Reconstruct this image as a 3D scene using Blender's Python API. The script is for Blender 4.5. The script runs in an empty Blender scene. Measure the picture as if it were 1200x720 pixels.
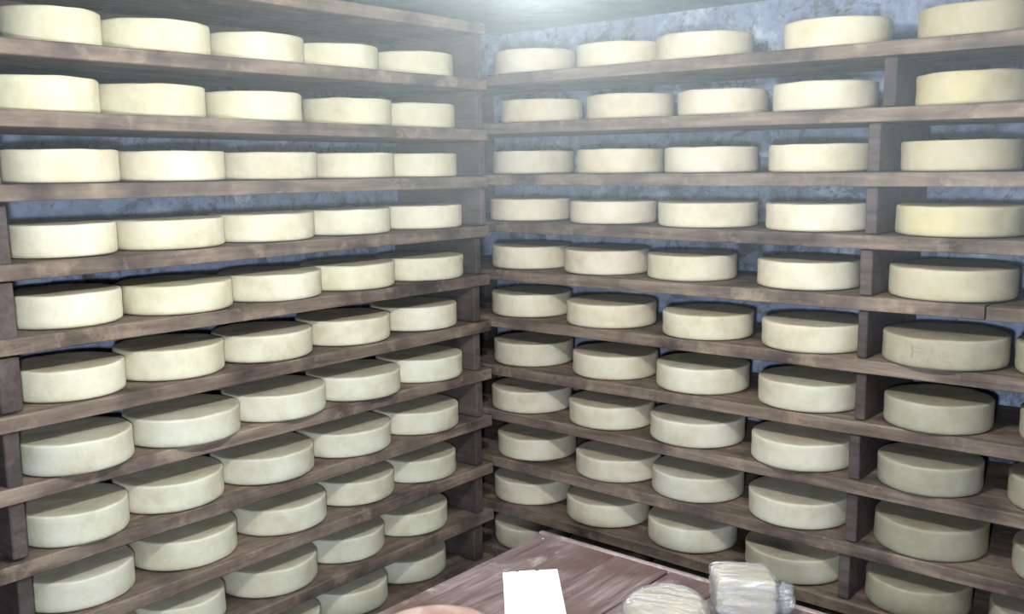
import bpy, bmesh, math, random
from mathutils import Matrix, Vector, noise

# ------------------------------------------------------------------ camera
scene = bpy.context.scene
cam_data = bpy.data.cameras.new('camera')
cam = bpy.data.objects.new('camera', cam_data)
scene.collection.objects.link(cam)
CAM = (2.275, -2.6531, 1.75)
RIGHT, UP, FWD = [[0.766227, 0.64243, -0.013384], [-0.082435, 0.118935, 0.989474], [-0.63726, 0.757059, -0.14409]]
cam_data.sensor_width = 36.0
cam_data.lens = 1129.4 * 36.0 / 1200.0
cam_data.clip_start = 0.05
m = Matrix.Identity(4)
for r in range(3):
    m[r][0], m[r][1], m[r][2], m[r][3] = RIGHT[r], UP[r], -FWD[r], CAM[r]
cam.matrix_world = m
scene.camera = cam

# ------------------------------------------------------------------ light
LAMP = (1.29, -1.40, 2.085)          # bare bulb hanging under the ceiling, just above the frame
LAMP_STRENGTH = 1760.0
LAMP_COLOR = (1.0, 0.985, 0.94)
GLARE_DENSITY = 0.044                         # density of the added volume that imitates veiling glare
# the photographer's small light, held just below and left of the camera
fl_data = bpy.data.lights.new('hand_light', 'AREA')
fl_data.shape = 'DISK'
fl_data.size = 0.10
fl_data.energy = 45.0
fl_data.color = (0.80, 0.89, 1.0)
fl = bpy.data.objects.new('hand_light', fl_data)
scene.collection.objects.link(fl)
fl.location = (CAM[0] - 0.10, CAM[1] - 0.02, CAM[2] - 0.15)
fl.rotation_euler = (Vector((0.35, -0.25, 1.15)) - Vector(fl.location)).to_track_quat('-Z', 'Y').to_euler()
world = bpy.data.worlds.new('cellar_air')
scene.world = world
world.use_nodes = True
wn = world.node_tree
bg = wn.nodes.get('Background') or wn.nodes.new('ShaderNodeBackground')
bg.inputs[0].default_value = (0.8, 0.9, 1.0, 1)
bg.inputs[1].default_value = 0.0
wo = wn.nodes.get('World Output') or wn.nodes.new('ShaderNodeOutputWorld')
wn.links.new(bg.outputs[0], wo.inputs[0])
scene.view_settings.view_transform = 'Standard'
scene.view_settings.look = 'None'
scene.view_settings.exposure = 0.0
scene.view_settings.gamma = 1.0
scene.view_settings.use_curve_mapping = False
scene.cycles.max_bounces = 8
scene.cycles.diffuse_bounces = 4
scene.cycles.volume_bounces = 1
scene.cycles.transparent_max_bounces = 12
scene.cycles.sample_clamp_indirect = 6.0

# ------------------------------------------------------------------ helpers
rnd = random.Random(7)
COL = scene.collection


def link_mesh(name, bm, mat, parent=None, loc=None, smooth=False, matrix=None):
    me = bpy.data.meshes.new(name)
    bmesh.ops.recalc_face_normals(bm, faces=bm.faces)
    bm.to_mesh(me)
    bm.free()
    if smooth:
        for pl in me.polygons:
            pl.use_smooth = True
    me.materials.append(mat)
    o = bpy.data.objects.new(name, me)
    COL.objects.link(o)
    if parent is not None:
        o.parent = parent
    if matrix is not None:
        o.matrix_local = matrix
    elif loc is not None:
        o.location = loc
    return o


def empty(name, loc=(0, 0, 0)):
    o = bpy.data.objects.new(name, None)
    o.empty_display_size = 0.1
    o.location = loc
    COL.objects.link(o)
    return o


def tag(o, label=None, cat=None, group=None, kind=None):
    if label: o['label'] = label
    if cat: o['category'] = cat
    if group: o['group'] = group
    if kind: o['kind'] = kind
    return o


def box(bm, x0, x1, y0, y1, z0, z1, bevel=0.0, seg=1):
    geo = bmesh.ops.create_cube(bm, size=1.0)
    vs = geo['verts']
    for v in vs:
        v.co.x = x0 if v.co.x < 0 else x1
        v.co.y = y0 if v.co.y < 0 else y1
        v.co.z = z0 if v.co.z < 0 else z1
    if bevel > 0:
        es = list({e for v in vs for e in v.link_edges})
        bmesh.ops.bevel(bm, geom=es, offset=bevel, segments=seg, affect='EDGES', profile=0.5)


def plank(length, depth, thick, seed, wav=0.0015, nseg=None):
    """Rough sawn board, local X = length (0..length), Y = depth (0..depth), Z = 0..thick."""
    bm = bmesh.new()
    n = nseg or max(3, int(length / 0.09))
    b = 0.0035
    rings = []
    for i in range(n + 1):
        x = length * i / n
        q = Vector((x * 3.1 + seed * 13.7, seed * 5.3, 0))
        wy = noise.noise(q) * wav * 2.0
        wz = noise.noise(q + Vector((0, 9, 0))) * wav
        bt = b * (1 + 0.8 * noise.noise(q * 2 + Vector((0, 0, 5))))
        y0, y1, z0, z1 = wy, depth, wz * 0.4, thick + wz * 0.4
        pts = [(y0, z0 + bt * .6), (y0 + bt * .6, z0), (y1 - b, z0), (y1, z0 + b),
               (y1, z1 - b), (y1 - b, z1), (y0 + bt, z1), (y0, z1 - bt)]
        rings.append([bm.verts.new((x, py, pz)) for py, pz in pts])
    for a, c in zip(rings, rings[1:]):
        for k in range(8):
            bm.faces.new((a[k], a[(k + 1) % 8], c[(k + 1) % 8], c[k]))
    bm.faces.new(rings[0])
    bm.faces.new(list(reversed(rings[-1])))
    return bm


# ------------------------------------------------------------------ materials
def new_mat(name):
    mt = bpy.data.materials.new(name)
    mt.use_nodes = True
    nt = mt.node_tree
    for nd in list(nt.nodes):
        nt.nodes.remove(nd)
    out = nt.nodes.new('ShaderNodeOutputMaterial')
    bs = nt.nodes.new('ShaderNodeBsdfPrincipled')
    nt.links.new(bs.outputs[0], out.inputs[0])
    return mt, nt, bs, out


def N(nt, typ, **kw):
    nd = nt.nodes.new(typ)
    for k, v in kw.items():
        if k in nd.inputs:
            nd.inputs[k].default_value = v
        else:
            setattr(nd, k, v)
    return nd


def ramp(nt, fac, stops):
    r = nt.nodes.new('ShaderNodeValToRGB')
    el = r.color_ramp.elements
    while len(el) > 1:
        el.remove(el[-1])
    el[0].position, el[0].color = stops[0][0], (*stops[0][1], 1) if len(stops[0][1]) == 3 else stops[0][1]
    for p_, c in stops[1:]:
        e = el.new(p_)
        e.color = (*c, 1)
    nt.links.new(fac, r.inputs[0])
    return r.outputs[0]


def mixc(nt, fac, a, b, mode='MIX'):
    mx = nt.nodes.new('ShaderNodeMix')
    mx.data_type = 'RGBA'
    mx.blend_type = mode
    for sock, val in ((0, fac), (6, a), (7, b)):
        if hasattr(val, 'is_linked'):
            nt.links.new(val, mx.inputs[sock])
        elif sock == 0:
            mx.inputs[0].default_value = val
        else:
            mx.inputs[sock].default_value = (*val, 1)
    return mx.outputs[2]


def bump(nt, bs, height, strength, dist, prev=None):
    bp = nt.nodes.new('ShaderNodeBump')
    bp.inputs['Strength'].default_value = strength
    bp.inputs['Distance'].default_value = dist
    nt.links.new(height, bp.inputs['Height'])
    if prev is not None:
        nt.links.new(prev, bp.inputs['Normal'])
    if bs is not None:
        nt.links.new(bp.outputs[0], bs.inputs['Normal'])
    return bp.outputs[0]


def coords(nt, scale=(1, 1, 1), rand=10.0):
    tc = nt.nodes.new('ShaderNodeTexCoord')
    oi = nt.nodes.new('ShaderNodeObjectInfo')
    mul = N(nt, 'ShaderNodeVectorMath', operation='MULTIPLY_ADD')
    cmb = nt.nodes.new('ShaderNodeCombineXYZ')
    for k in range(3):
        nt.links.new(oi.outputs['Random'], cmb.inputs[k])
    mp = nt.nodes.new('ShaderNodeMapping')
    mp.inputs['Scale'].default_value = scale
    nt.links.new(cmb.outputs[0], mul.inputs[0])
    mul.inputs[1].default_value = (rand, rand * 1.7, rand * 0.6)
    nt.links.new(tc.outputs['Object'], mul.inputs[2])
    nt.links.new(mul.outputs[0], mp.inputs['Vector'])
    return mp.outputs[0], oi, tc


def noise_tex(nt, vec, scale, detail=4, rough=0.55, dist=0.0):
    t = N(nt, 'ShaderNodeTexNoise', Scale=scale, Detail=detail, Roughness=rough, Distortion=dist)
    nt.links.new(vec, t.inputs['Vector'])
    return t.outputs['Fac']


def wood_mat(name, dark, mid, light, rough=0.75, streak=None, stain=(0.055, 0.040, 0.036), scale=1.0, bumps=0.5, spec=0.3):
    mt, nt, bs, out = new_mat(name)
    v, oi, tc = coords(nt, (1.2 * scale, 14 * scale, 14 * scale))
    g = noise_tex(nt, v, 3.0, 6, 0.6, 0.6)
    c = ramp(nt, g, [(0.28, dark), (0.5, mid), (0.74, light)])
    v2, _, _ = coords(nt, (1, 1, 1))
    blot = noise_tex(nt, v2, 5.0, 4, 0.6)
    bf = ramp(nt, blot, [(0.45, (0, 0, 0)), (0.68, (1, 1, 1))])
    c = mixc(nt, bf, c, stain)
    if streak:
        s2 = noise_tex(nt, v2, 9.0, 5, 0.7)
        sf = ramp(nt, s2, [(0.56, (0, 0, 0)), (0.75, (1, 1, 1))])
        c = mixc(nt, sf, c, streak)
    # boards differ a little from one another
    hs = nt.nodes.new('ShaderNodeHueSaturation')
    mr = N(nt, 'ShaderNodeMapRange')
    mr.inputs['To Min'].default_value = 0.82
    mr.inputs['To Max'].default_value = 1.18
    nt.links.new(oi.outputs['Random'], mr.inputs[0])
    nt.links.new(mr.outputs[0], hs.inputs['Value'])
    nt.links.new(c, hs.inputs['Color'])
    nt.links.new(hs.outputs[0], bs.inputs['Base Color'])
    bs.inputs['Roughness'].default_value = rough
    bs.inputs['Specular IOR Level'].default_value = spec
    bump(nt, bs, g, bumps, 0.004)
    return mt


def plaster_mat(name, base, pale, dark, lo=0.44, hi=0.60, sc=3.0):
    mt, nt, bs, out = new_mat(name)
    tc = nt.nodes.new('ShaderNodeTexCoord')
    v = tc.outputs['Object']
    n1 = noise_tex(nt, v, sc, 7, 0.68, 0.3)
    c = ramp(nt, n1, [(lo - .1, dark), (lo, base), (hi - .04, base), (hi + .06, pale)])
    n2 = noise_tex(nt, v, sc * 2.7, 6, 0.75, 0.8)
    f2 = ramp(nt, n2, [(0.53, (0, 0, 0)), (0.60, (1, 1, 1))])
    c = mixc(nt, f2, c, mixc(nt, 0.55, base, dark))
    n3 = noise_tex(nt, v, 38.0, 4, 0.6)
    c = mixc(nt, 0.35, c, ramp(nt, n3, [(0.3, dark), (0.7, pale)]), 'OVERLAY')
    nt.links.new(c, bs.inputs['Base Color'])
    bs.inputs['Roughness'].default_value = 0.9
    bs.inputs['Specular IOR Level'].default_value = 0.15
    a = bump(nt, None, n1, 0.5, 0.02)
    bump(nt, bs, n3, 0.4, 0.004, a)
    return mt


M_WALL = plaster_mat('blue_plaster', (0.37, 0.42, 0.55), (0.68, 0.73, 0.80), (0.07, 0.075, 0.09))
M_CEIL = plaster_mat('pale_ceiling_plaster', (0.50, 0.58, 0.62), (0.60, 0.68, 0.72), (0.36, 0.43, 0.47), sc=2.0)
M_FLOOR = plaster_mat('stone_floor', (0.09, 0.085, 0.08), (0.13, 0.12, 0.11), (0.04, 0.038, 0.035))
M_SHELF = wood_mat('aged_shelf_wood', (0.11, 0.076, 0.056), (0.20, 0.148, 0.114), (0.31, 0.24, 0.185), streak=(0.36, 0.27, 0.19))
M_POST = wood_mat('aged_upright_wood', (0.055, 0.042, 0.038), (0.10, 0.076, 0.070), (0.145, 0.115, 0.105))
M_TABLE = wood_mat('worn_table_wood', (0.060, 0.038, 0.035), (0.135, 0.094, 0.088), (0.24, 0.185, 0.175), rough=0.45, streak=(0.36, 0.30, 0.285), stain=(0.085, 0.048, 0.044), bumps=0.8, spec=0.5, scale=1.6)
M_RAIL = wood_mat('worn_table_edge', (0.13, 0.09, 0.08), (0.21, 0.155, 0.145), (0.32, 0.25, 0.235), rough=0.5, streak=(0.45, 0.38, 0.36))


def cheese_mat(name, scuff=0.0, yellow=0.0, mould=0.0, face=None):
    mt, nt, bs, out = new_mat(name)
    v, oi, tc = coords(nt, (1, 1, 1), 12.0)
    n1 = noise_tex(nt, v, 7.0, 5, 0.6)
    c = ramp(nt, n1, [(0.28, (0.60, 0.53, 0.40)), (0.47, (0.72, 0.665, 0.515)), (0.70, (0.82, 0.77, 0.64))])
    n2 = noise_tex(nt, v, 26.0, 6, 0.7)
    c = mixc(nt, 0.45, c, ramp(nt, n2, [(0.3, (0.42, 0.40, 0.36)), (0.65, (0.68, 0.66, 0.62))]), 'OVERLAY')
    c = mixc(nt, 1.0, c, oi.outputs['Color'], 'MULTIPLY')
    if face:
        c = mixc(nt, 1.0, c, face, 'MULTIPLY')
    if yellow:
        n4 = noise_tex(nt, v, 4.0, 3, 0.5)
        f4 = ramp(nt, n4, [(0.46, (0, 0, 0)), (0.62, (yellow,) * 3)])
        c = mixc(nt, f4, c, (0.70, 0.60, 0.30))
    if mould:
        n5 = noise_tex(nt, v, 9.0, 6, 0.75)
        f5 = ramp(nt, n5, [(0.50, (0, 0, 0)), (0.64, (mould,) * 3)])
        c = mixc(nt, f5, c, (0.34, 0.31, 0.26))
    if scuff:
        n3 = noise_tex(nt, v, 26.0, 4, 0.7)
        f3 = ramp(nt, n3, [(0.655, (0, 0, 0)), (0.70, (scuff * .7,) * 3)])
        c = mixc(nt, f3, c, (0.22, 0.20, 0.16))
    nt.links.new(c, bs.inputs['Base Color'])
    bs.inputs['Roughness'].default_value = 0.72
    bs.inputs['Specular IOR Level'].default_value = 0.25
    a = bump(nt, None, n1, 0.35, 0.006)
    bump(nt, bs, n2, 0.7, 0.0025, a)
    return mt


M_CHEESE = cheese_mat('pale_cheese_rind')
M_CHEESE_SCUFF = cheese_mat('scuffed_cheese_rind', scuff=0.8)
M_CHEESE_YEL = cheese_mat('yellowish_cheese_rind', yellow=0.55)
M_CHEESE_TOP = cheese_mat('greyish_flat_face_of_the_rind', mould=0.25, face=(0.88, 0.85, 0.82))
M_CHEESE_OLD = cheese_mat('greyed_cheese_rind', mould=0.55)


def plain(name, color, rough=0.6, metal=0.0, spec=0.4):
    mt, nt, bs, out = new_mat(name)
    tc = nt.nodes.new('ShaderNodeTexCoord')
    n = noise_tex(nt, tc.outputs['Object'], 40.0, 3, 0.5)
    c = mixc(nt, 0.12, color, ramp(nt, n, [(0.3, tuple(x * .7 for x in color)), (0.7, tuple(min(1, x * 1.2) for x in color))]))
    nt.links.new(c, bs.inputs['Base Color'])
    bs.inputs['Roughness'].default_value = rough
    bs.inputs['Metallic'].default_value = metal
    bs.inputs['Specular IOR Level'].default_value = spec
    return mt


# ------------------------------------------------------------------ room shell
H = 2.29
WX0, WX1, WY0, WY1 = -0.46, 3.3, -3.9, 0.46


def slab(name, x0, x1, y0, y1, z0, z1, mat):
    bm = bmesh.new()
    box(bm, x0, x1, y0, y1, z0, z1)
    return tag(link_mesh(name, bm, mat), kind='structure')


slab('floor', WX0 - .2, WX1 + .2, WY0 - .2, WY1 + .2, -0.15, 0.0, M_FLOOR)
slab('ceiling', WX0 - .2, WX1 + .2, WY0 - .2, WY1 + .2, H, H + .15, M_CEIL)
slab('wall_left', WX0 - .2, WX0, WY0 - .2, WY1 + .2, 0, H, M_WALL)
slab('wall_back', WX0, WX1, WY1, WY1 + .2, 0, H, M_WALL)
slab('wall_right', WX1, WX1 + .2, WY0 - .2, WY1 + .2, 0, H, M_WALL)
slab('wall_front', WX0, WX1, WY0 - .2, WY0, 0, H, M_WALL)

# block of scattering volume added to stand in for lens glare near the lamp
mt = bpy.data.materials.new('glare_scatter')
mt.use_nodes = True
nt = mt.node_tree
nt.nodes.clear()
_o = nt.nodes.new('ShaderNodeOutputMaterial')
_v = nt.nodes.new('ShaderNodeVolumeScatter')
_v.inputs['Color'].default_value = (0.84, 0.95, 1.0, 1)
_v.inputs['Density'].default_value = GLARE_DENSITY
_v.inputs['Anisotropy'].default_value = 0.3
nt.links.new(_v.outputs[0], _o.inputs['Volume'])
bm = bmesh.new()
box(bm, WX0 + .004, WX1 - .004, -2.25, WY1 - .004, 1.66, H - .004)
glare = link_mesh('glare', bm, mt)
tag(glare, 'added scattering volume standing in for lens glare, brightest around the lamp', 'glare', kind='stuff')

# ------------------------------------------------------------------ racks
T = 0.038
LZ = {0: (2.205, 0.0), 1: (2.0159, 0.0017), 2: (1.8414, -0.0079), 3: (1.6786, -0.0047), 4: (1.5052, -0.0008), 5: (1.3319, -0.0026), 6: (1.1629, 0.0035), 7: (0.9859, -0.0008), 8: (0.8113, 0.0046), 9: (0.6313, 0.0046), 10: (0.4513, 0.0046), 11: (0.2713, 0.0046)}   # bottom of the front edge: height at the corner, slope
RZ = {1: (2.0374, -0.0063), 2: (1.8671, -0.0078), 3: (1.6848, -0.001), 4: (1.5151, -0.0021), 5: (1.3393, 0.0016), 6: (1.1631, 0.0001), 7: (0.9807, 0.0024), 8: (0.808, -0.0002), 9: (0.6267, -0.0048), 10: (0.4467, -0.0048), 11: (0.2667, -0.0048)}
Y_END, Y_START = -0.072, -2.2        # left rack runs along the left wall
X_START, X_END = -0.452, 2.25        # right rack runs along the back wall


# wheels: rack, row, x, y, z of the base, radius, height
CHEESES = [
    ('L', 1, -0.172, -1.509, 2.0513, 0.1236, 0.0886),
    ('L', 1, -0.171, -1.231, 2.0518, 0.1488, 0.0842),
    ('L', 1, -0.183, -0.907, 2.0523, 0.1498, 0.0814),
    ('L', 1, -0.195, -0.598, 2.0528, 0.1487, 0.0785),
    ('L', 1, -0.187, -0.26, 2.0534, 0.1494, 0.0803),
    ('L', 2, -0.175, -1.552, 1.8917, 0.1478, 0.0839),
    ('L', 2, -0.176, -1.251, 1.8893, 0.1478, 0.0836),
    ('L', 2, -0.176, -0.928, 1.8868, 0.1503, 0.0834),
    ('L', 2, -0.176, -0.564, 1.8839, 0.1477, 0.0836),
    ('L', 2, -0.177, -0.263, 1.8815, 0.1476, 0.0831),
    ('L', 3, -0.18, -1.512, 1.7238, 0.15, 0.0819),
    ('L', 3, -0.181, -1.2, 1.7223, 0.1499, 0.0804),
    ('L', 3, -0.182, -0.877, 1.7208, 0.1499, 0.0796),
    ('L', 3, -0.181, -0.553, 1.7193, 0.1474, 0.0797),
    ('L', 3, -0.181, -0.253, 1.7178, 0.1474, 0.0807),
    ('L', 4, -0.172, -1.522, 1.5444, 0.1371, 0.0803),
    ('L', 4, -0.166, -1.226, 1.5442, 0.1515, 0.0782),
    ('L', 4, -0.161, -0.916, 1.5439, 0.152, 0.0795),
    ('L', 4, -0.167, -0.597, 1.5437, 0.1513, 0.0789),
    ('L', 4, -0.166, -0.256, 1.5434, 0.1514, 0.079),
    ('L', 5, -0.161, -1.532, 1.3738, 0.1408, 0.0826),
    ('L', 5, -0.146, -1.226, 1.3731, 0.1536, 0.0783),
    ('L', 5, -0.142, -0.913, 1.3722, 0.1519, 0.0778),
    ('L', 5, -0.146, -0.604, 1.3714, 0.1514, 0.0785),
    ('L', 5, -0.141, -0.283, 1.3706, 0.1537, 0.0782),
    ('L', 6, -0.146, -1.54, 1.1955, 0.136, 0.0788),
    ('L', 6, -0.16, -1.247, 1.1966, 0.1474, 0.0825),
    ('L', 6, -0.15, -0.945, 1.1976, 0.1483, 0.0795),
    ('L', 6, -0.154, -0.627, 1.1987, 0.1525, 0.0802),
    ('L', 6, -0.157, -0.303, 1.1999, 0.1522, 0.0815),
    ('L', 7, -0.101, -1.559, 1.0252, 0.141, 0.0799),
    ('L', 7, -0.112, -1.248, 1.025, 0.1546, 0.0772),
    ('L', 7, -0.122, -0.934, 1.0247, 0.1534, 0.0783),
    ('L', 7, -0.124, -0.618, 1.0244, 0.1548, 0.0778),
    ('L', 7, -0.136, -0.304, 1.0242, 0.1536, 0.0803),
    ('L', 8, -0.115, -1.568, 0.8422, 0.1319, 0.0818),
    ('L', 8, -0.143, -1.284, 0.8435, 0.1472, 0.0792),
    ('L', 8, -0.134, -0.978, 0.8449, 0.1533, 0.0795),
    ('L', 8, -0.138, -0.656, 0.8463, 0.154, 0.079),
    ('L', 8, -0.136, -0.332, 0.8478, 0.1541, 0.0781),
    ('L', 9, -0.156, -1.557, 0.6622, 0.1437, 0.0806),
    ('L', 9, -0.166, -1.24, 0.6637, 0.1514, 0.0832),
    ('L', 9, -0.158, -0.916, 0.6652, 0.1521, 0.0806),
    ('L', 9, -0.164, -0.612, 0.6665, 0.1446, 0.079),
    ('L', 9, -0.155, -0.317, 0.6679, 0.1454, 0.0795),
    ('L', 10, -0.14, -1.56, 0.4822, 0.1386, 0.083),
    ('L', 10, -0.144, -1.283, 0.4835, 0.1333, 0.0836),
    ('L', 10, -0.159, -0.962, 0.4849, 0.1511, 0.0819),
    ('L', 10, -0.168, -0.66, 0.4863, 0.1449, 0.0813),
    ('L', 10, -0.16, -0.363, 0.4877, 0.1467, 0.0808),
    ('L', 11, -0.14, -1.28, 0.3035, 0.15, 0.083),
    ('L', 11, -0.14, -0.97, 0.3049, 0.15, 0.083),
    ('L', 11, -0.152, -0.661, 0.3063, 0.141, 0.081),
    ('L', 11, -0.183, -0.357, 0.3077, 0.1497, 0.081),
    ('R', 1, 0.024, 0.17, 2.0753, 0.151, 0.0847),
    ('R', 1, 0.383, 0.185, 2.073, 0.1495, 0.0806),
    ('R', 1, 0.711, 0.178, 2.071, 0.1536, 0.0816),
    ('R', 1, 1.144, 0.18, 2.0682, 0.15, 0.082),
    ('R', 1, 1.522, 0.177, 2.0658, 0.1427, 0.0844),
    ('R', 2, 0.044, 0.182, 1.9047, 0.1498, 0.081),
    ('R', 2, 0.43, 0.181, 1.9017, 0.1499, 0.0816),
    ('R', 2, 0.773, 0.191, 1.899, 0.1415, 0.0798),
    ('R', 2, 1.115, 0.179, 1.8964, 0.1501, 0.0825),
    ('R', 2, 1.527, 0.177, 1.8931, 0.1445, 0.086),
    ('R', 3, 0.005, 0.18, 1.7227, 0.15, 0.082),
    ('R', 3, 0.39, 0.18, 1.7224, 0.15, 0.0814),
    ('R', 3, 0.74, 0.181, 1.722, 0.1499, 0.0807),
    ('R', 3, 1.105, 0.18, 1.7217, 0.15, 0.0813),
    ('R', 3, 1.502, 0.177, 1.7213, 0.1533, 0.0822),
    ('R', 4, -0.007, 0.172, 1.5531, 0.1506, 0.0794),
    ('R', 4, 0.371, 0.167, 1.5523, 0.151, 0.0764),
    ('R', 4, 0.741, 0.164, 1.5515, 0.1596, 0.0781),
    ('R', 4, 1.107, 0.17, 1.5507, 0.1508, 0.0796),
    ('R', 4, 1.513, 0.162, 1.5499, 0.1642, 0.0814),
    ('R', 5, -0.009, 0.178, 1.3772, 0.1502, 0.0824),
    ('R', 5, 0.341, 0.17, 1.3778, 0.1508, 0.0827),
    ('R', 5, 0.682, 0.171, 1.3784, 0.1468, 0.0806),
    ('R', 5, 1.085, 0.167, 1.379, 0.1512, 0.0819),
    ('R', 5, 1.502, 0.158, 1.3797, 0.1643, 0.0851),
    ('R', 6, -0.002, 0.168, 1.2011, 0.151, 0.0838),
    ('R', 6, 0.378, 0.146, 1.2011, 0.1587, 0.0799),
    ('R', 6, 0.765, 0.133, 1.2011, 0.146, 0.0781),
    ('R', 6, 1.121, 0.139, 1.2011, 0.1539, 0.0807),
    ('R', 6, 1.502, 0.125, 1.2012, 0.1621, 0.0825),
    ('R', 6, 1.826, 0.15, 1.2012, 0.15, 0.083),
    ('R', 7, 0.009, 0.166, 1.0187, 0.1512, 0.0842),
    ('R', 7, 0.384, 0.161, 1.0196, 0.1516, 0.0814),
    ('R', 7, 0.737, 0.154, 1.0204, 0.1523, 0.0831),
    ('R', 7, 1.109, 0.147, 1.0213, 0.1531, 0.0824),
    ('R', 7, 1.493, 0.121, 1.0222, 0.1414, 0.0808),
    ('R', 7, 1.848, 0.15, 1.0231, 0.15, 0.083),
    ('R', 8, 0.011, 0.148, 0.846, 0.1527, 0.082),
    ('R', 8, 0.381, 0.146, 0.8459, 0.1529, 0.0803),
    ('R', 8, 0.727, 0.142, 0.8458, 0.1553, 0.0823),
    ('R', 8, 1.101, 0.126, 0.8457, 0.1551, 0.0824),
    ('R', 8, 1.48, 0.12, 0.8456, 0.1387, 0.082),
    ('R', 8, 1.829, 0.15, 0.8455, 0.15, 0.083),
    ('R', 9, 0.025, 0.16, 0.6646, 0.1517, 0.0821),
    ('R', 9, 0.408, 0.149, 0.6627, 0.1527, 0.0791),
    ('R', 9, 0.729, 0.147, 0.6612, 0.153, 0.0822),
    ('R', 9, 1.089, 0.143, 0.6594, 0.1535, 0.0801),
    ('R', 9, 1.481, 0.151, 0.6575, 0.1527, 0.0897),
    ('R', 9, 1.85, 0.15, 0.6558, 0.15, 0.083),
    ('R', 10, -0.005, 0.169, 0.4847, 0.151, 0.0838),
    ('R', 10, 0.355, 0.161, 0.483, 0.1517, 0.083),
    ('R', 10, 0.706, 0.157, 0.4813, 0.1521, 0.0814),
    ('R', 10, 1.078, 0.148, 0.4795, 0.1531, 0.081),
    ('R', 10, 1.457, 0.141, 0.4777, 0.1451, 0.0861),
    ('R', 10, 1.8, 0.15, 0.476, 0.15, 0.083),
    ('R', 11, 0.0, 0.16, 0.3047, 0.148, 0.083),
    ('R', 11, 0.36, 0.16, 0.3029, 0.148, 0.083),
    ('R', 11, 0.72, 0.16, 0.3012, 0.148, 0.083),
    ('R', 11, 1.07, 0.16, 0.2995, 0.148, 0.083),
    ('R', 11, 1.5, 0.16, 0.2974, 0.148, 0.083),
]


def lz(i, y): return LZ[i][0] + LZ[i][1] * y
def rz(i, x): return RZ[i][0] + RZ[i][1] * x


left_rack = tag(empty('shelving_rack', (-0.22, -1.1, 0)),
                'dark wooden shelving rack along the left wall, filled with cheese wheels', 'shelving rack')
right_rack = tag(empty('shelving_rack', (0.9, 0.22, 0)),
                 'dark wooden shelving rack on the right-hand wall, with a divider near its right end', 'shelving rack')


def place(o, rack, world_m):
    o.parent = rack
    o.matrix_local = Matrix.Translation(-Vector(rack.location)) @ world_m


for i in LZ:
    Ln = Y_END - Y_START
    bm = plank(Ln, 0.445, T, i + 1)
    o = link_mesh('shelf_board', bm, M_SHELF)
    # local +X -> world +Y, local +Y -> world -X (front edge at x = 0)
    z0 = lz(i, Y_START)
    rot = Matrix(((0, -1, 0, 0), (1, 0, 0, Y_START), (0, 0, 1, z0), (0, 0, 0, 1)))
    tilt = Matrix.Rotation(-math.atan(LZ[i][1]), 4, 'Y')
    place(o, left_rack, rot @ tilt)
for i in RZ:
    segs = [(X_START, X_END)] if i != 5 else [(X_START, 1.628), (1.632, X_END)]
    for k, (xa, xb) in enumerate(segs):
        bm = plank(xb - xa, 0.445, T - (0.002 if k else 0), i + 31 + 7 * k)
        o = link_mesh('shelf_board', bm, M_SHELF)
        place(o, right_rack, Matrix.Translation((xa, 0.003 * k, rz(i, xa))) @ Matrix.Rotation(-math.atan(RZ[i][1]), 4, 'Y'))

G = 0.0025


bm = plank(Y_END - Y_START, 0.022, 0.115, 55)  # dark strip covering the wall just below the top board
o = link_mesh('dark_back_strip', bm, M_POST)
place(o, left_rack, Matrix(((0, -1, 0, -0.436), (1, 0, 0, Y_START), (0, 0, 1, LZ[0][0] - .1165), (0, 0, 0, 1))))


def upright(rack, x0, x1, y0, y1, z0, z1, mat=None):
    bm = bmesh.new()
    cx, cy = (x0 + x1) / 2, (y0 + y1) / 2
    box(bm, x0 - cx, x1 - cx, y0 - cy, y1 - cy, 0, z1 - z0, bevel=0.003)
    rr = rnd.random()
    if z1 > LZ[0][0] - .01:      # notched round the dark strip under the top board
        for v in bm.verts:
            if v.co.x + cx < -0.43:
                v.co.x += 0.012
    for v in bm.verts:
        v.co.x += noise.noise(v.co * 7 + Vector((rr * 50, 0, 0))) * 0.002
        v.co.y += noise.noise(v.co * 7 + Vector((0, rr * 50, 0))) * 0.002
    o = link_mesh('upright_board', bm, mat or M_POST)
    place(o, rack, Matrix.Translation((cx, cy, z0)))
    return o


# row k of cheeses stands on board k; the uprights of row k stand on board k below board k-1
L_CORNER = {1: (-.155, -.092), 2: (-.170, -.118), 3: (-.178, -.117), 4: (-.161, -.110), 5: (-.163, -.118), 6: (-.158, -.112),
            7: (-.160, -.112), 8: (-.150, -.105), 9: (-.160, -.112), 10: (-.160, -.112), 11: (-.175, -.115)}
for k in range(1, 12):
    y0, y1 = L_CORNER[k]
    zb = lz(k, y0) + T + G
    zt = lz(k - 1, y0) - G
    ye = max(c[3] + c[5] * 1.012 for c in CHEESES if c[0] == 'L' and c[1] == k)
    y0 = max(y0 + 0.012, ye + 0.004)
    y1 = min(Y_END - .001, max(y1, y0 + .026))
    upright(left_rack, -0.44, -0.012 - 0.006 * rnd.random(), y0, y1, zb, zt)
    j = rnd.uniform(-.004, .004)
    upright(left_rack, -0.44, -0.010 - 0.006 * rnd.random(), -1.762 + j, -1.712 - (0.014 if k > 6 else 0) + j, zb - .002, zt)
y0, y1 = L_CORNER[11]
upright(left_rack, -0.44, -0.012, -.16, -.11, 0.0, lz(11, -.13) - G)
upright(left_rack, -0.44, -0.012, -1.76, -1.71, 0.0, lz(11, -1.74) - G)
R_DIV = {2: (1.341, 1.375), 3: (1.307, 1.340), 4: (1.307, 1.338), 5: (1.296, 1.330), 6: (1.298, 1.325), 7: (1.298, 1.327),
         8: (1.287, 1.318), 9: (1.286, 1.318), 10: (1.270, 1.302), 11: (1.275, 1.308)}
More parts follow.
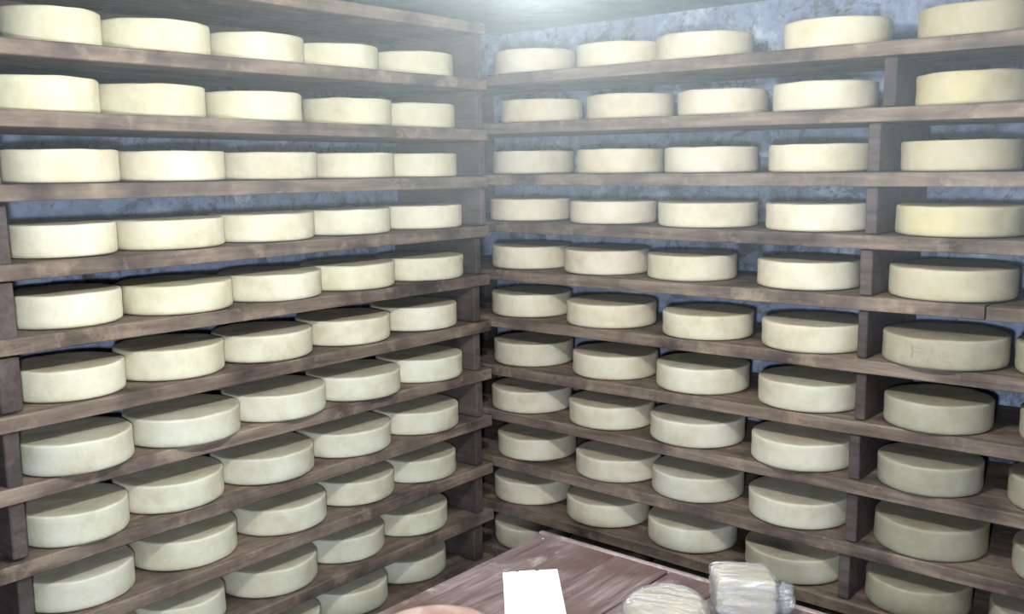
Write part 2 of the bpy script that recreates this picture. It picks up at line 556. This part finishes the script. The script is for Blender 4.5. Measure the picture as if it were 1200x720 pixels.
for k in range(2, 12):
    x0, x1 = R_DIV[k]
    upright(right_rack, x0, x1, 0.010 + 0.008 * rnd.random(), 0.44, rz(k, x0) + T + G, rz(k - 1, x0) - G)
    upright(right_rack, 2.18, 2.215, 0.012, 0.44, rz(k, 2.2) + T + G, rz(k - 1, 2.2) - G)
for x0 in (-.44, 1.275, 2.18):
    upright(right_rack, x0, x0 + .035, 0.012, 0.44, 0.0, rz(11, x0) - G)
for k in range(2, 12):
    if k == 5:
        continue
    upright(right_rack, -0.445, -0.405, 0.36, 0.435, rz(k, -.42) + T + G, rz(k - 1, -.42) - G)

# ------------------------------------------------------------------ cheese wheels


def cheese_mesh(seed):
    """Flat wheel, radius 0.15, height 0.083, rounded rims, slightly lumpy side."""
    r0, h = 0.15, 0.083
    prof = [(0.0, 0.0), (0.075, 0.0), (0.125, 0.0005), (0.141, 0.0012), (0.147, 0.004), (0.1495, 0.010), (0.1500, 0.022),
            (0.1492, 0.042), (0.1496, 0.062), (0.1498, 0.0755), (0.1490, 0.0800), (0.1466, 0.0824), (0.1415, 0.0832),
            (0.120, 0.0830), (0.075, 0.0826), (0.035, 0.0826), (0.0, 0.0826)]
    n = 72
    bm = bmesh.new()
    rings = []
    for (r, z) in prof:
        if r == 0:
            rings.append([bm.verts.new((0, 0, z))])
            continue
        ring = []
        for k in range(n):
            a = 2 * math.pi * k / n
            d = Vector((math.cos(a), math.sin(a), 0))
            q = d * 1.1 + Vector((seed * 7.1, seed * 3.3, z * 6))
            w = 1 + 0.014 * noise.noise(q) * (r / r0)
            q2 = d * 5.5 + Vector((seed * 2.1, 4, z * 38))
            dr = 0.0012 * noise.noise(q2) if r > 0.12 else 0
            side = (z / h)
            lean = 0.0025 * noise.noise(d * 0.8 + Vector((seed, 8, 1))) * side
            zz = z
            if z > 0.07:
                zz += 0.0022 * noise.noise(d * (r * 14) + Vector((seed * 5, 2, 3)))
            rr = min(r * w + dr + lean, 0.1515)
            ring.append(bm.verts.new((d.x * rr, d.y * rr, zz)))
        rings.append(ring)
    for a, b in zip(rings, rings[1:]):
        for k in range(n):
            k2 = (k + 1) % n
            if len(a) == 1:
                bm.faces.new((a[0], b[k], b[k2]))
            elif len(b) == 1:
                bm.faces.new((a[k], a[k2], b[0]))
            else:
                bm.faces.new((a[k], a[k2], b[k2], b[k]))
    bmesh.ops.recalc_face_normals(bm, faces=bm.faces)
    me = bpy.data.meshes.new('cheese_wheel')
    bm.to_mesh(me)
    bm.free()
    for pl in me.polygons:
        pl.use_smooth = True
    me.materials.append(M_CHEESE)
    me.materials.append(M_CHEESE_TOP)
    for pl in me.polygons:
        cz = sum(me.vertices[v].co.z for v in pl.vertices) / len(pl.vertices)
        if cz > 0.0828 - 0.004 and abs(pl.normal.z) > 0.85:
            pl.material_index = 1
    return me


CHEESE_MESHES = [cheese_mesh(s + 1) for s in range(10)]
ORD = ['top', 'second', 'third', 'fourth', 'fifth', 'sixth', 'seventh', 'eighth', 'ninth', 'tenth', 'eleventh']
SPECIAL = {('L', 3, 2): (M_CHEESE_SCUFF, 'cheese wheel with small dark scuffs'),
           ('L', 3, 4): (M_CHEESE_SCUFF, 'cheese wheel with faint dark scuff'),
           ('L', 4, 0): (M_CHEESE_SCUFF, 'cheese wheel with dark scuff'),
           ('L', 3, 0): (M_CHEESE_YEL, 'yellowish cheese wheel'),
           ('R', 4, 4): (M_CHEESE_YEL, 'yellowish dim-tinted cheese wheel'),
           ('R', 5, 4): (M_CHEESE_YEL, 'broad dim-tinted cheese wheel'),
           ('R', 6, 4): (M_CHEESE_OLD, 'broad dim-tinted greyish cheese wheel'),
           ('R', 7, 4): (M_CHEESE_SCUFF, 'dim-tinted cheese wheel with dark spots'),
           ('R', 8, 4): (M_CHEESE_OLD, 'dull dim-tinted cheese wheel'),
           ('R', 9, 4): (M_CHEESE_OLD, 'dim-tinted greyish cheese wheel'),
           ('R', 2, 4): (M_CHEESE_YEL, 'dim-tinted cheese wheel'),
           ('R', 6, 2): (None, 'whitish cheese wheel standing a little apart')}
LPOS = ['leftmost', 'second from the left', 'third from the left', 'second from the corner', 'next to the corner']
RPOS = ['nearest the corner', 'second from the corner', 'third from the corner', 'just left of the divider',
        'just right of the divider', 'cut off by the right edge']
M_STAMP = cheese_mat('stamped_rind', mould=0.4, face=(0.50, 0.50, 0.47))


def stamp(parent):
    """faint worn letters pressed into the side; u in degrees round the wheel, v in metres up"""
    strokes = [(-104, .030, -104, .062), (-104, .061, -94, .061), (-104, .047, -96, .047),
               (-90, .026, -86, .056), (-86, .056, -82, .026), (-88.5, .038, -83.5, .038),
               (-76, .026, -76, .056), (-76, .0275, -69, .0275)]
    bm = bmesh.new()
    for (u0, v0, u1, v1) in strokes:
        du, dv = (u1 - u0) * math.pi / 180 * .15, v1 - v0
        L = math.hypot(du, dv)
        nx, ny = -dv / L * .0022, du / L * .0022
        prev = None
        for q in range(4):
            t = q / 3
            ring = []
            for sg in (-1, 1):
                a = math.radians(u0 + (u1 - u0) * t) + sg * nx / .15
                z = v0 + dv * t + sg * ny
                for rr in (.1500, .1519):
                    ring.append(bm.verts.new((rr * math.cos(a), rr * math.sin(a), z)))
            if prev:
                for a_, b_ in ((0, 1), (1, 3), (3, 2), (2, 0)):
                    bm.faces.new((prev[a_], prev[b_], ring[b_], ring[a_]))
            prev = ring
    link_mesh('stamp_lettering', bm, M_STAMP, parent)['label'] = 'faint worn stamped letters'


rowpos = {}
for (s, i, x, y, z, R, h) in CHEESES:
    rowpos.setdefault((s, i), []).append((s, i, x, y, z, R, h))
for (s, i), row in rowpos.items():
    for c in row:
        _, _, x, y, z, R, h = c
        if s == 'L':
            k = min(4, max(0, round((y + 1.54) / 0.32)))
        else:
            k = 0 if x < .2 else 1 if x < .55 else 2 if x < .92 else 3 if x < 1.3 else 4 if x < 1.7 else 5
        o = bpy.data.objects.new('cheese_wheel', rnd.choice(CHEESE_MESHES))
        o.location = (x, y, z + 0.0008)
        o.rotation_euler = (0, 0, rnd.uniform(0, 6.283))
        o.scale = (R / 0.15, R / 0.15, h / 0.083)
        COL.objects.link(o)
        mt, desc = SPECIAL.get((s, i, k), (None, None))
        if s == 'L':
            t = (0.99, 0.995, 0.95) if i > 2 else (0.98, 1.0, 0.92)
        elif k <= 1:
            t = (1.0, 0.955, 0.92)
        elif k <= 3:
            t = (0.99, 0.97, 0.93)
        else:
            t = (0.70, 0.67, 0.585) if i < 6 else (0.56, 0.545, 0.49)  # light falloff toward the right end, painted into the rind tint
        if i >= 7:
            t = (t[0] * .96, t[1] * .98, t[2] * 1.02)
        b = rnd.uniform(0.93, 1.03)
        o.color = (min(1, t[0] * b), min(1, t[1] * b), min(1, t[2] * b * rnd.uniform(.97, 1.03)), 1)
        if mt is not None:
            o.material_slots[0].link = 'OBJECT'
            o.material_slots[0].material = mt
        if desc is None:
            desc = 'cream cheese wheel' if k < 4 or s == 'L' else 'dim-tinted cheese wheel'
        rack = 'left rack' if s == 'L' else 'right rack'
        lab = '%s, %s row of %s, %s' % (desc, ORD[i - 1], rack, (LPOS if s == 'L' else RPOS)[k])
        if (s, i, k) == ('R', 6, 4):
            o.rotation_euler = (0, 0, 0)
            stamp(o)
        tag(o, lab, 'cheese', 'cheese wheels on the ' + rack)

# ------------------------------------------------------------------ table
TZ = 0.90
table = tag(empty('table', (1.5, -1.65, 0)), 'reddish brown worn plank table in the foreground, holding a white sheet', 'table')
TX0, TX1, TY0, TY1 = 0.933, 2.02, -2.15, -0.968


def tpart(name, bm, mat, wm=None):
    o = link_mesh(name, bm, mat)
    place(o, table, wm or Matrix.Identity(4))
    return o


seams = [TX0, 1.034, 1.143, 1.277, 1.40, 1.52, 1.65, 1.77, 1.90, TX1]
for k, (a, b) in enumerate(zip(seams, seams[1:])):
    bm = plank(TY1 - TY0, b - a - 0.003, 0.03, 71 + k, wav=0.0008, nseg=16)
    o = link_mesh('plank', bm, M_TABLE)
    rot = Matrix(((0, -1, 0, b - 0.0015), (1, 0, 0, TY0), (0, 0, 1, TZ - 0.03 + 0.0012 * ((k * 7) % 3 - 1)), (0, 0, 0, 1)))
    place(o, table, rot)
bm = plank(TX1 - TX0 + .01, 0.016, 0.034, 91, wav=0.0012)
tpart('edge_rail', bm, M_RAIL, Matrix.Translation((TX0 - .005, TY1 + 0.001, TZ - 0.0315)))
for (x0, x1, y0, y1) in ((TX0 + .05, TX1 - .05, TY1 - .07, TY1 - .045), (TX0 + .05, TX1 - .05, TY0 + .045, TY0 + .07),
                         (TX0 + .05, TX0 + .075, TY0 + .07, TY1 - .07), (TX1 - .075, TX1 - .05, TY0 + .07, TY1 - .07)):
    bm = bmesh.new()
    box(bm, x0, x1, y0, y1, TZ - .13, TZ - .032, bevel=.003)
    tpart('apron', bm, M_TABLE)
for x0 in (TX0 + .03, TX1 - .10):
    for y0 in (TY0 + .03, TY1 - .10):
        bm = bmesh.new()
        box(bm, x0, x0 + .07, y0, y0 + .07, 0, TZ - .1315, bevel=.004)
        tpart('leg', bm, M_TABLE)
# nail head near the far corner of the table
M_STEEL = plain('worn_steel', (0.8, 0.8, 0.8), 0.25, 1.0)
bm = bmesh.new()
bmesh.ops.create_uvsphere(bm, u_segments=16, v_segments=8, radius=0.0045)
for v in bm.verts:
    v.co.z *= 0.45
o = link_mesh('nail', bm, M_STEEL, smooth=True)
place(o, table, Matrix.Translation((0.959, -0.990, TZ + .0008)))

# white sheet of paper with two tiny nicks along its far edge
M_PAPER = plain('white_paper', (0.88, 0.88, 0.86), 0.8)
p0 = Vector((1.014, -1.197)); pu = Vector((0.0770, 0.0880)).normalized(); pv = Vector((0.667, -0.745)).normalized()
Wd, Ht = 0.117, 0.235
bm = bmesh.new()
top = [(0, 0), (.026, 0), (.029, .0045), (.033, .0045), (.035, 0), (.068, 0), (.071, .005), (.075, .0045), (.078, 0), (Wd, 0)]
nrow = 8
loops = []
for r in range(nrow + 1):
    row = []
    for (u, v0) in top:
        v = v0 + (Ht - v0) * r / nrow
        p = p0 + pu * u + pv * v
        z = 0.0012 * math.sin(u * 40 + v * 14) + 0.0018 * (v / Ht)
        row.append((p.x, p.y, TZ + 0.0045 + z))
    loops.append(row)
up_v = [[bm.verts.new(c) for c in row] for row in loops]
dn_v = [[bm.verts.new((c[0], c[1], c[2] - 0.0006)) for c in row] for row in loops]
nc = len(top)
for r in range(nrow):
    for c in range(nc - 1):
        bm.faces.new((up_v[r][c], up_v[r][c + 1], up_v[r + 1][c + 1], up_v[r + 1][c]))
        bm.faces.new((dn_v[r][c], dn_v[r + 1][c], dn_v[r + 1][c + 1], dn_v[r][c + 1]))
for r in range(nrow):
    bm.faces.new((up_v[r][0], up_v[r + 1][0], dn_v[r + 1][0], dn_v[r][0]))
    bm.faces.new((up_v[r][-1], dn_v[r][-1], dn_v[r + 1][-1], up_v[r + 1][-1]))
for c in range(nc - 1):
    bm.faces.new((up_v[0][c], dn_v[0][c], dn_v[0][c + 1], up_v[0][c + 1]))
    bm.faces.new((up_v[-1][c], up_v[-1][c + 1], dn_v[-1][c + 1], dn_v[-1][c]))
paper = link_mesh('paper_sheet', bm, M_PAPER)
tag(paper, 'blank white paper sheet lying on the wooden table', 'paper')

# pinkish wheel at the lower left of the table
bm = bmesh.new()
n = 72
PR, PH = 0.115, 0.030
prof = [(0, 0), (PR - .006, 0), (PR, .006), (PR + .001, .022), (PR, PH - .006), (PR - .004, PH), (PR - .011, PH), (PR - .017, PH - .004), (PR - .03, PH - .006), (0, PH - .006)]
rings = []
for r, z in prof:
    rings.append([bm.verts.new((0, 0, z))] if r == 0 else
                 [bm.verts.new((r * math.cos(2 * math.pi * k / n), r * math.sin(2 * math.pi * k / n), z + .0012 * noise.noise(Vector((math.cos(2 * math.pi * k / n) * 3, math.sin(2 * math.pi * k / n) * 3, r * 20))))) for k in range(n)])
for a, b in zip(rings, rings[1:]):
    for k in range(n):
        k2 = (k + 1) % n
        if len(a) == 1: bm.faces.new((a[0], b[k], b[k2]))
        elif len(b) == 1: bm.faces.new((a[k], a[k2], b[0]))
        else: bm.faces.new((a[k], a[k2], b[k2], b[k]))
M_PINK = wood_mat('pinkish_rind', (0.22, 0.135, 0.11), (0.31, 0.20, 0.165), (0.42, 0.30, 0.25), rough=0.6, scale=.4, stain=(0.22, 0.125, 0.10), streak=(0.42, 0.32, 0.27), bumps=.2)
wheel = link_mesh('cheese_wheel', bm, M_PINK, loc=(1.128, -1.515, TZ + .0035), smooth=True)
tag(wheel, 'pinkish tan round wheel with pale rim at the table edge, bottom of the photo', 'cheese')

# ------------------------------------------------------------------ cheeses in plastic film
def film_mat():
    mt, nt, bs, out = new_mat('clear_plastic_film')
    nt.nodes.remove(bs)
    tc = nt.nodes.new('ShaderNodeTexCoord')
    mp = nt.nodes.new('ShaderNodeMapping')
    mp.inputs['Scale'].default_value = (0.35, 1.6, 1.6)
    mp.inputs['Rotation'].default_value = (0.2, 0.3, 0.7)
    nt.links.new(tc.outputs['Object'], mp.inputs['Vector'])
    n = noise_tex(nt, mp.outputs[0], 34.0, 5, 0.7, 1.6)
    bp = nt.nodes.new('ShaderNodeBump')
    bp.inputs['Strength'].default_value = 0.9
    bp.inputs['Distance'].default_value = 0.012
    nt.links.new(n, bp.inputs['Height'])
    tr = nt.nodes.new('ShaderNodeBsdfTransparent')
    tr.inputs[0].default_value = (0.97, 0.97, 0.98, 1)
    gl = nt.nodes.new('ShaderNodeBsdfGlossy')
    gl.inputs['Roughness'].default_value = 0.12
    gl.inputs['Color'].default_value = (1, 1, 1, 1)
    nt.links.new(bp.outputs[0], gl.inputs['Normal'])
    df = nt.nodes.new('ShaderNodeBsdfDiffuse')
    df.inputs[0].default_value = (0.92, 0.90, 0.94, 1)
    nt.links.new(bp.outputs[0], df.inputs['Normal'])
    m0 = nt.nodes.new('ShaderNodeMixShader')
    fz = ramp(nt, n, [(0.46, (0.03,) * 3), (0.66, (0.48,) * 3)])
    nt.links.new(fz, m0.inputs[0])
    nt.links.new(tr.outputs[0], m0.inputs[1])
    nt.links.new(df.outputs[0], m0.inputs[2])
    m1 = nt.nodes.new('ShaderNodeMixShader')
    m1.inputs[0].default_value = 0.22
    nt.links.new(m0.outputs[0], m1.inputs[1])
    nt.links.new(gl.outputs[0], m1.inputs[2])
    nt.links.new(m1.outputs[0], out.inputs[0])
    return mt


M_FILM = film_mat()
M_CURD = cheese_mat('film_covered_cheese', yellow=0.3, mould=0.5, face=(0.50, 0.47, 0.42))


def lumpy(bm, amp, freq, seed, zmin=0.0):
    for v in bm.verts:
        d = Vector((noise.noise(v.co * freq + Vector((seed, 0, 0))), noise.noise(v.co * freq + Vector((0, seed, 0))),
                    noise.noise(v.co * freq + Vector((0, 0, seed)))))
        v.co += d * amp
        v.co.z = max(v.co.z, zmin)


def rounded(kind, a, b, h, r, seed, cuts=3):
    """rounded block (kind box) or rounded disc (kind disc), base at z = 0"""
    bm = bmesh.new()
    if kind == 'box':
        box(bm, -a, a, -b, b, 0, h, bevel=r, seg=4)
        bmesh.ops.triangulate(bm, faces=bm.faces)
        bmesh.ops.subdivide_edges(bm, edges=bm.edges, cuts=cuts, use_grid_fill=True)
    else:
        n = 64
        prof = [(0, 0), (a * .5, 0), (a - r, 0)]
        for q in range(7):
            t = -math.pi / 2 + math.pi / 2 * q / 6
            prof.append((a - r + r * math.cos(t), r + r * math.sin(t)))
        for q in range(9):
            t = math.pi / 2 * q / 8
            prof.append((a - r + r * math.cos(t), h - r + r * math.sin(t)))
        prof += [(a * .7 * (1 - r / a), h), (a * .4, h + .001), (a * .2, h + .001), (0, h + .001)]
        rings = []
        for rr, z in prof:
            rings.append([bm.verts.new((0, 0, z))] if rr == 0 else
                         [bm.verts.new((rr * math.cos(2 * math.pi * k / n), rr * b / a * math.sin(2 * math.pi * k / n), z)) for k in range(n)])
        for p_, q_ in zip(rings, rings[1:]):
            for k in range(n):
                k2 = (k + 1) % n
                if len(p_) == 1: bm.faces.new((p_[0], q_[k], q_[k2]))
                elif len(q_) == 1: bm.faces.new((p_[k], p_[k2], q_[0]))
                else: bm.faces.new((p_[k], p_[k2], q_[k2], q_[k]))
    return bm


def wrapped(kind, a, b, h, r, loc, rot, label, seed):
    e = tag(empty('wrapped_cheese', loc), label, 'cheese')
    e.rotation_euler = (0, 0, rot)
    bm = rounded(kind, a, b, h, r, seed)
    lumpy(bm, 0.004, 9, seed)
    link_mesh('cheese_piece', bm, M_CURD, e, smooth=True)
    bm = rounded(kind, a + .003, b + .003, h + .003, r + .002, seed)
    lumpy(bm, 0.004, 9, seed, -.0015)
    for v in bm.verts:      # creases of the film
        q = v.co * 26 + Vector((seed * 3, 1, 2))
        f = abs(noise.noise(q)) ** .7
        nrm = Vector((v.co.x, v.co.y, (v.co.z - h / 2) * 1.5))
        if nrm.length > 1e-4:
            v.co += nrm.normalized() * (f * 0.0045)
        v.co.z = max(v.co.z, -.0015)
    link_mesh('plastic_film', bm, M_FILM, e, smooth=True)
    return e


w1 = wrapped('disc', 0.078, 0.078, 0.040, 0.022, (1.392, -1.170, TZ + .005), 0.3,
             'small round cheese in shiny clear film on the table, left of the wrapped block', 3.0)
w2 = wrapped('box', 0.055, 0.045, 0.072, 0.012, (1.482, -1.034, TZ + .005), math.radians(38),
             'block of pale cheese in wrinkled clear film, behind the small round one', 8.0)
# twisted end of the film
bm = bmesh.new()
bmesh.ops.create_icosphere(bm, subdivisions=4, radius=0.02)
for v in bm.verts:
    v.co.z *= 1.5
    v.co += v.co.normalized() * 0.006 * noise.noise(v.co * 60)
knot = link_mesh('film_twist', bm, M_FILM, w2, loc=(0.076, -0.012, 0.028), smooth=True)

# ------------------------------------------------------------------ bare bulb
bulb = tag(empty('light_bulb', LAMP), 'bare lit bulb hanging on a short cord from the ceiling above the table', 'lamp')
mt, nt, bs, out = new_mat('lit_bulb_glass')
nt.nodes.remove(bs)
em = nt.nodes.new('ShaderNodeEmission')
em.inputs[0].default_value = (*LAMP_COLOR, 1)
em.inputs[1].default_value = LAMP_STRENGTH
nt.links.new(em.outputs[0], out.inputs[0])
bm = bmesh.new()
bmesh.ops.create_uvsphere(bm, u_segments=24, v_segments=16, radius=0.03)
for v in bm.verts:
    if v.co.z > 0:
        v.co.z *= 1.5
        v.co.x *= 1 - .35 * (v.co.z / .045) ** 2
        v.co.y *= 1 - .35 * (v.co.z / .045) ** 2
link_mesh('glass_bulb', bm, mt, bulb, smooth=True)
M_BLACK = plain('black_bakelite', (0.03, 0.03, 0.03), 0.4)
bm = bmesh.new()
bmesh.ops.create_cone(bm, cap_ends=True, segments=24, radius1=0.02, radius2=0.014, depth=0.045)
link_mesh('socket', bm, M_BLACK, bulb, loc=(0, 0, 0.066), smooth=False)
bm = bmesh.new()
cl = H - LAMP[2] - 0.088
bmesh.ops.create_cone(bm, cap_ends=True, segments=10, radius1=0.003, radius2=0.003, depth=cl)
link_mesh('cord', bm, M_BLACK, bulb, loc=(0, 0, 0.088 + cl / 2))
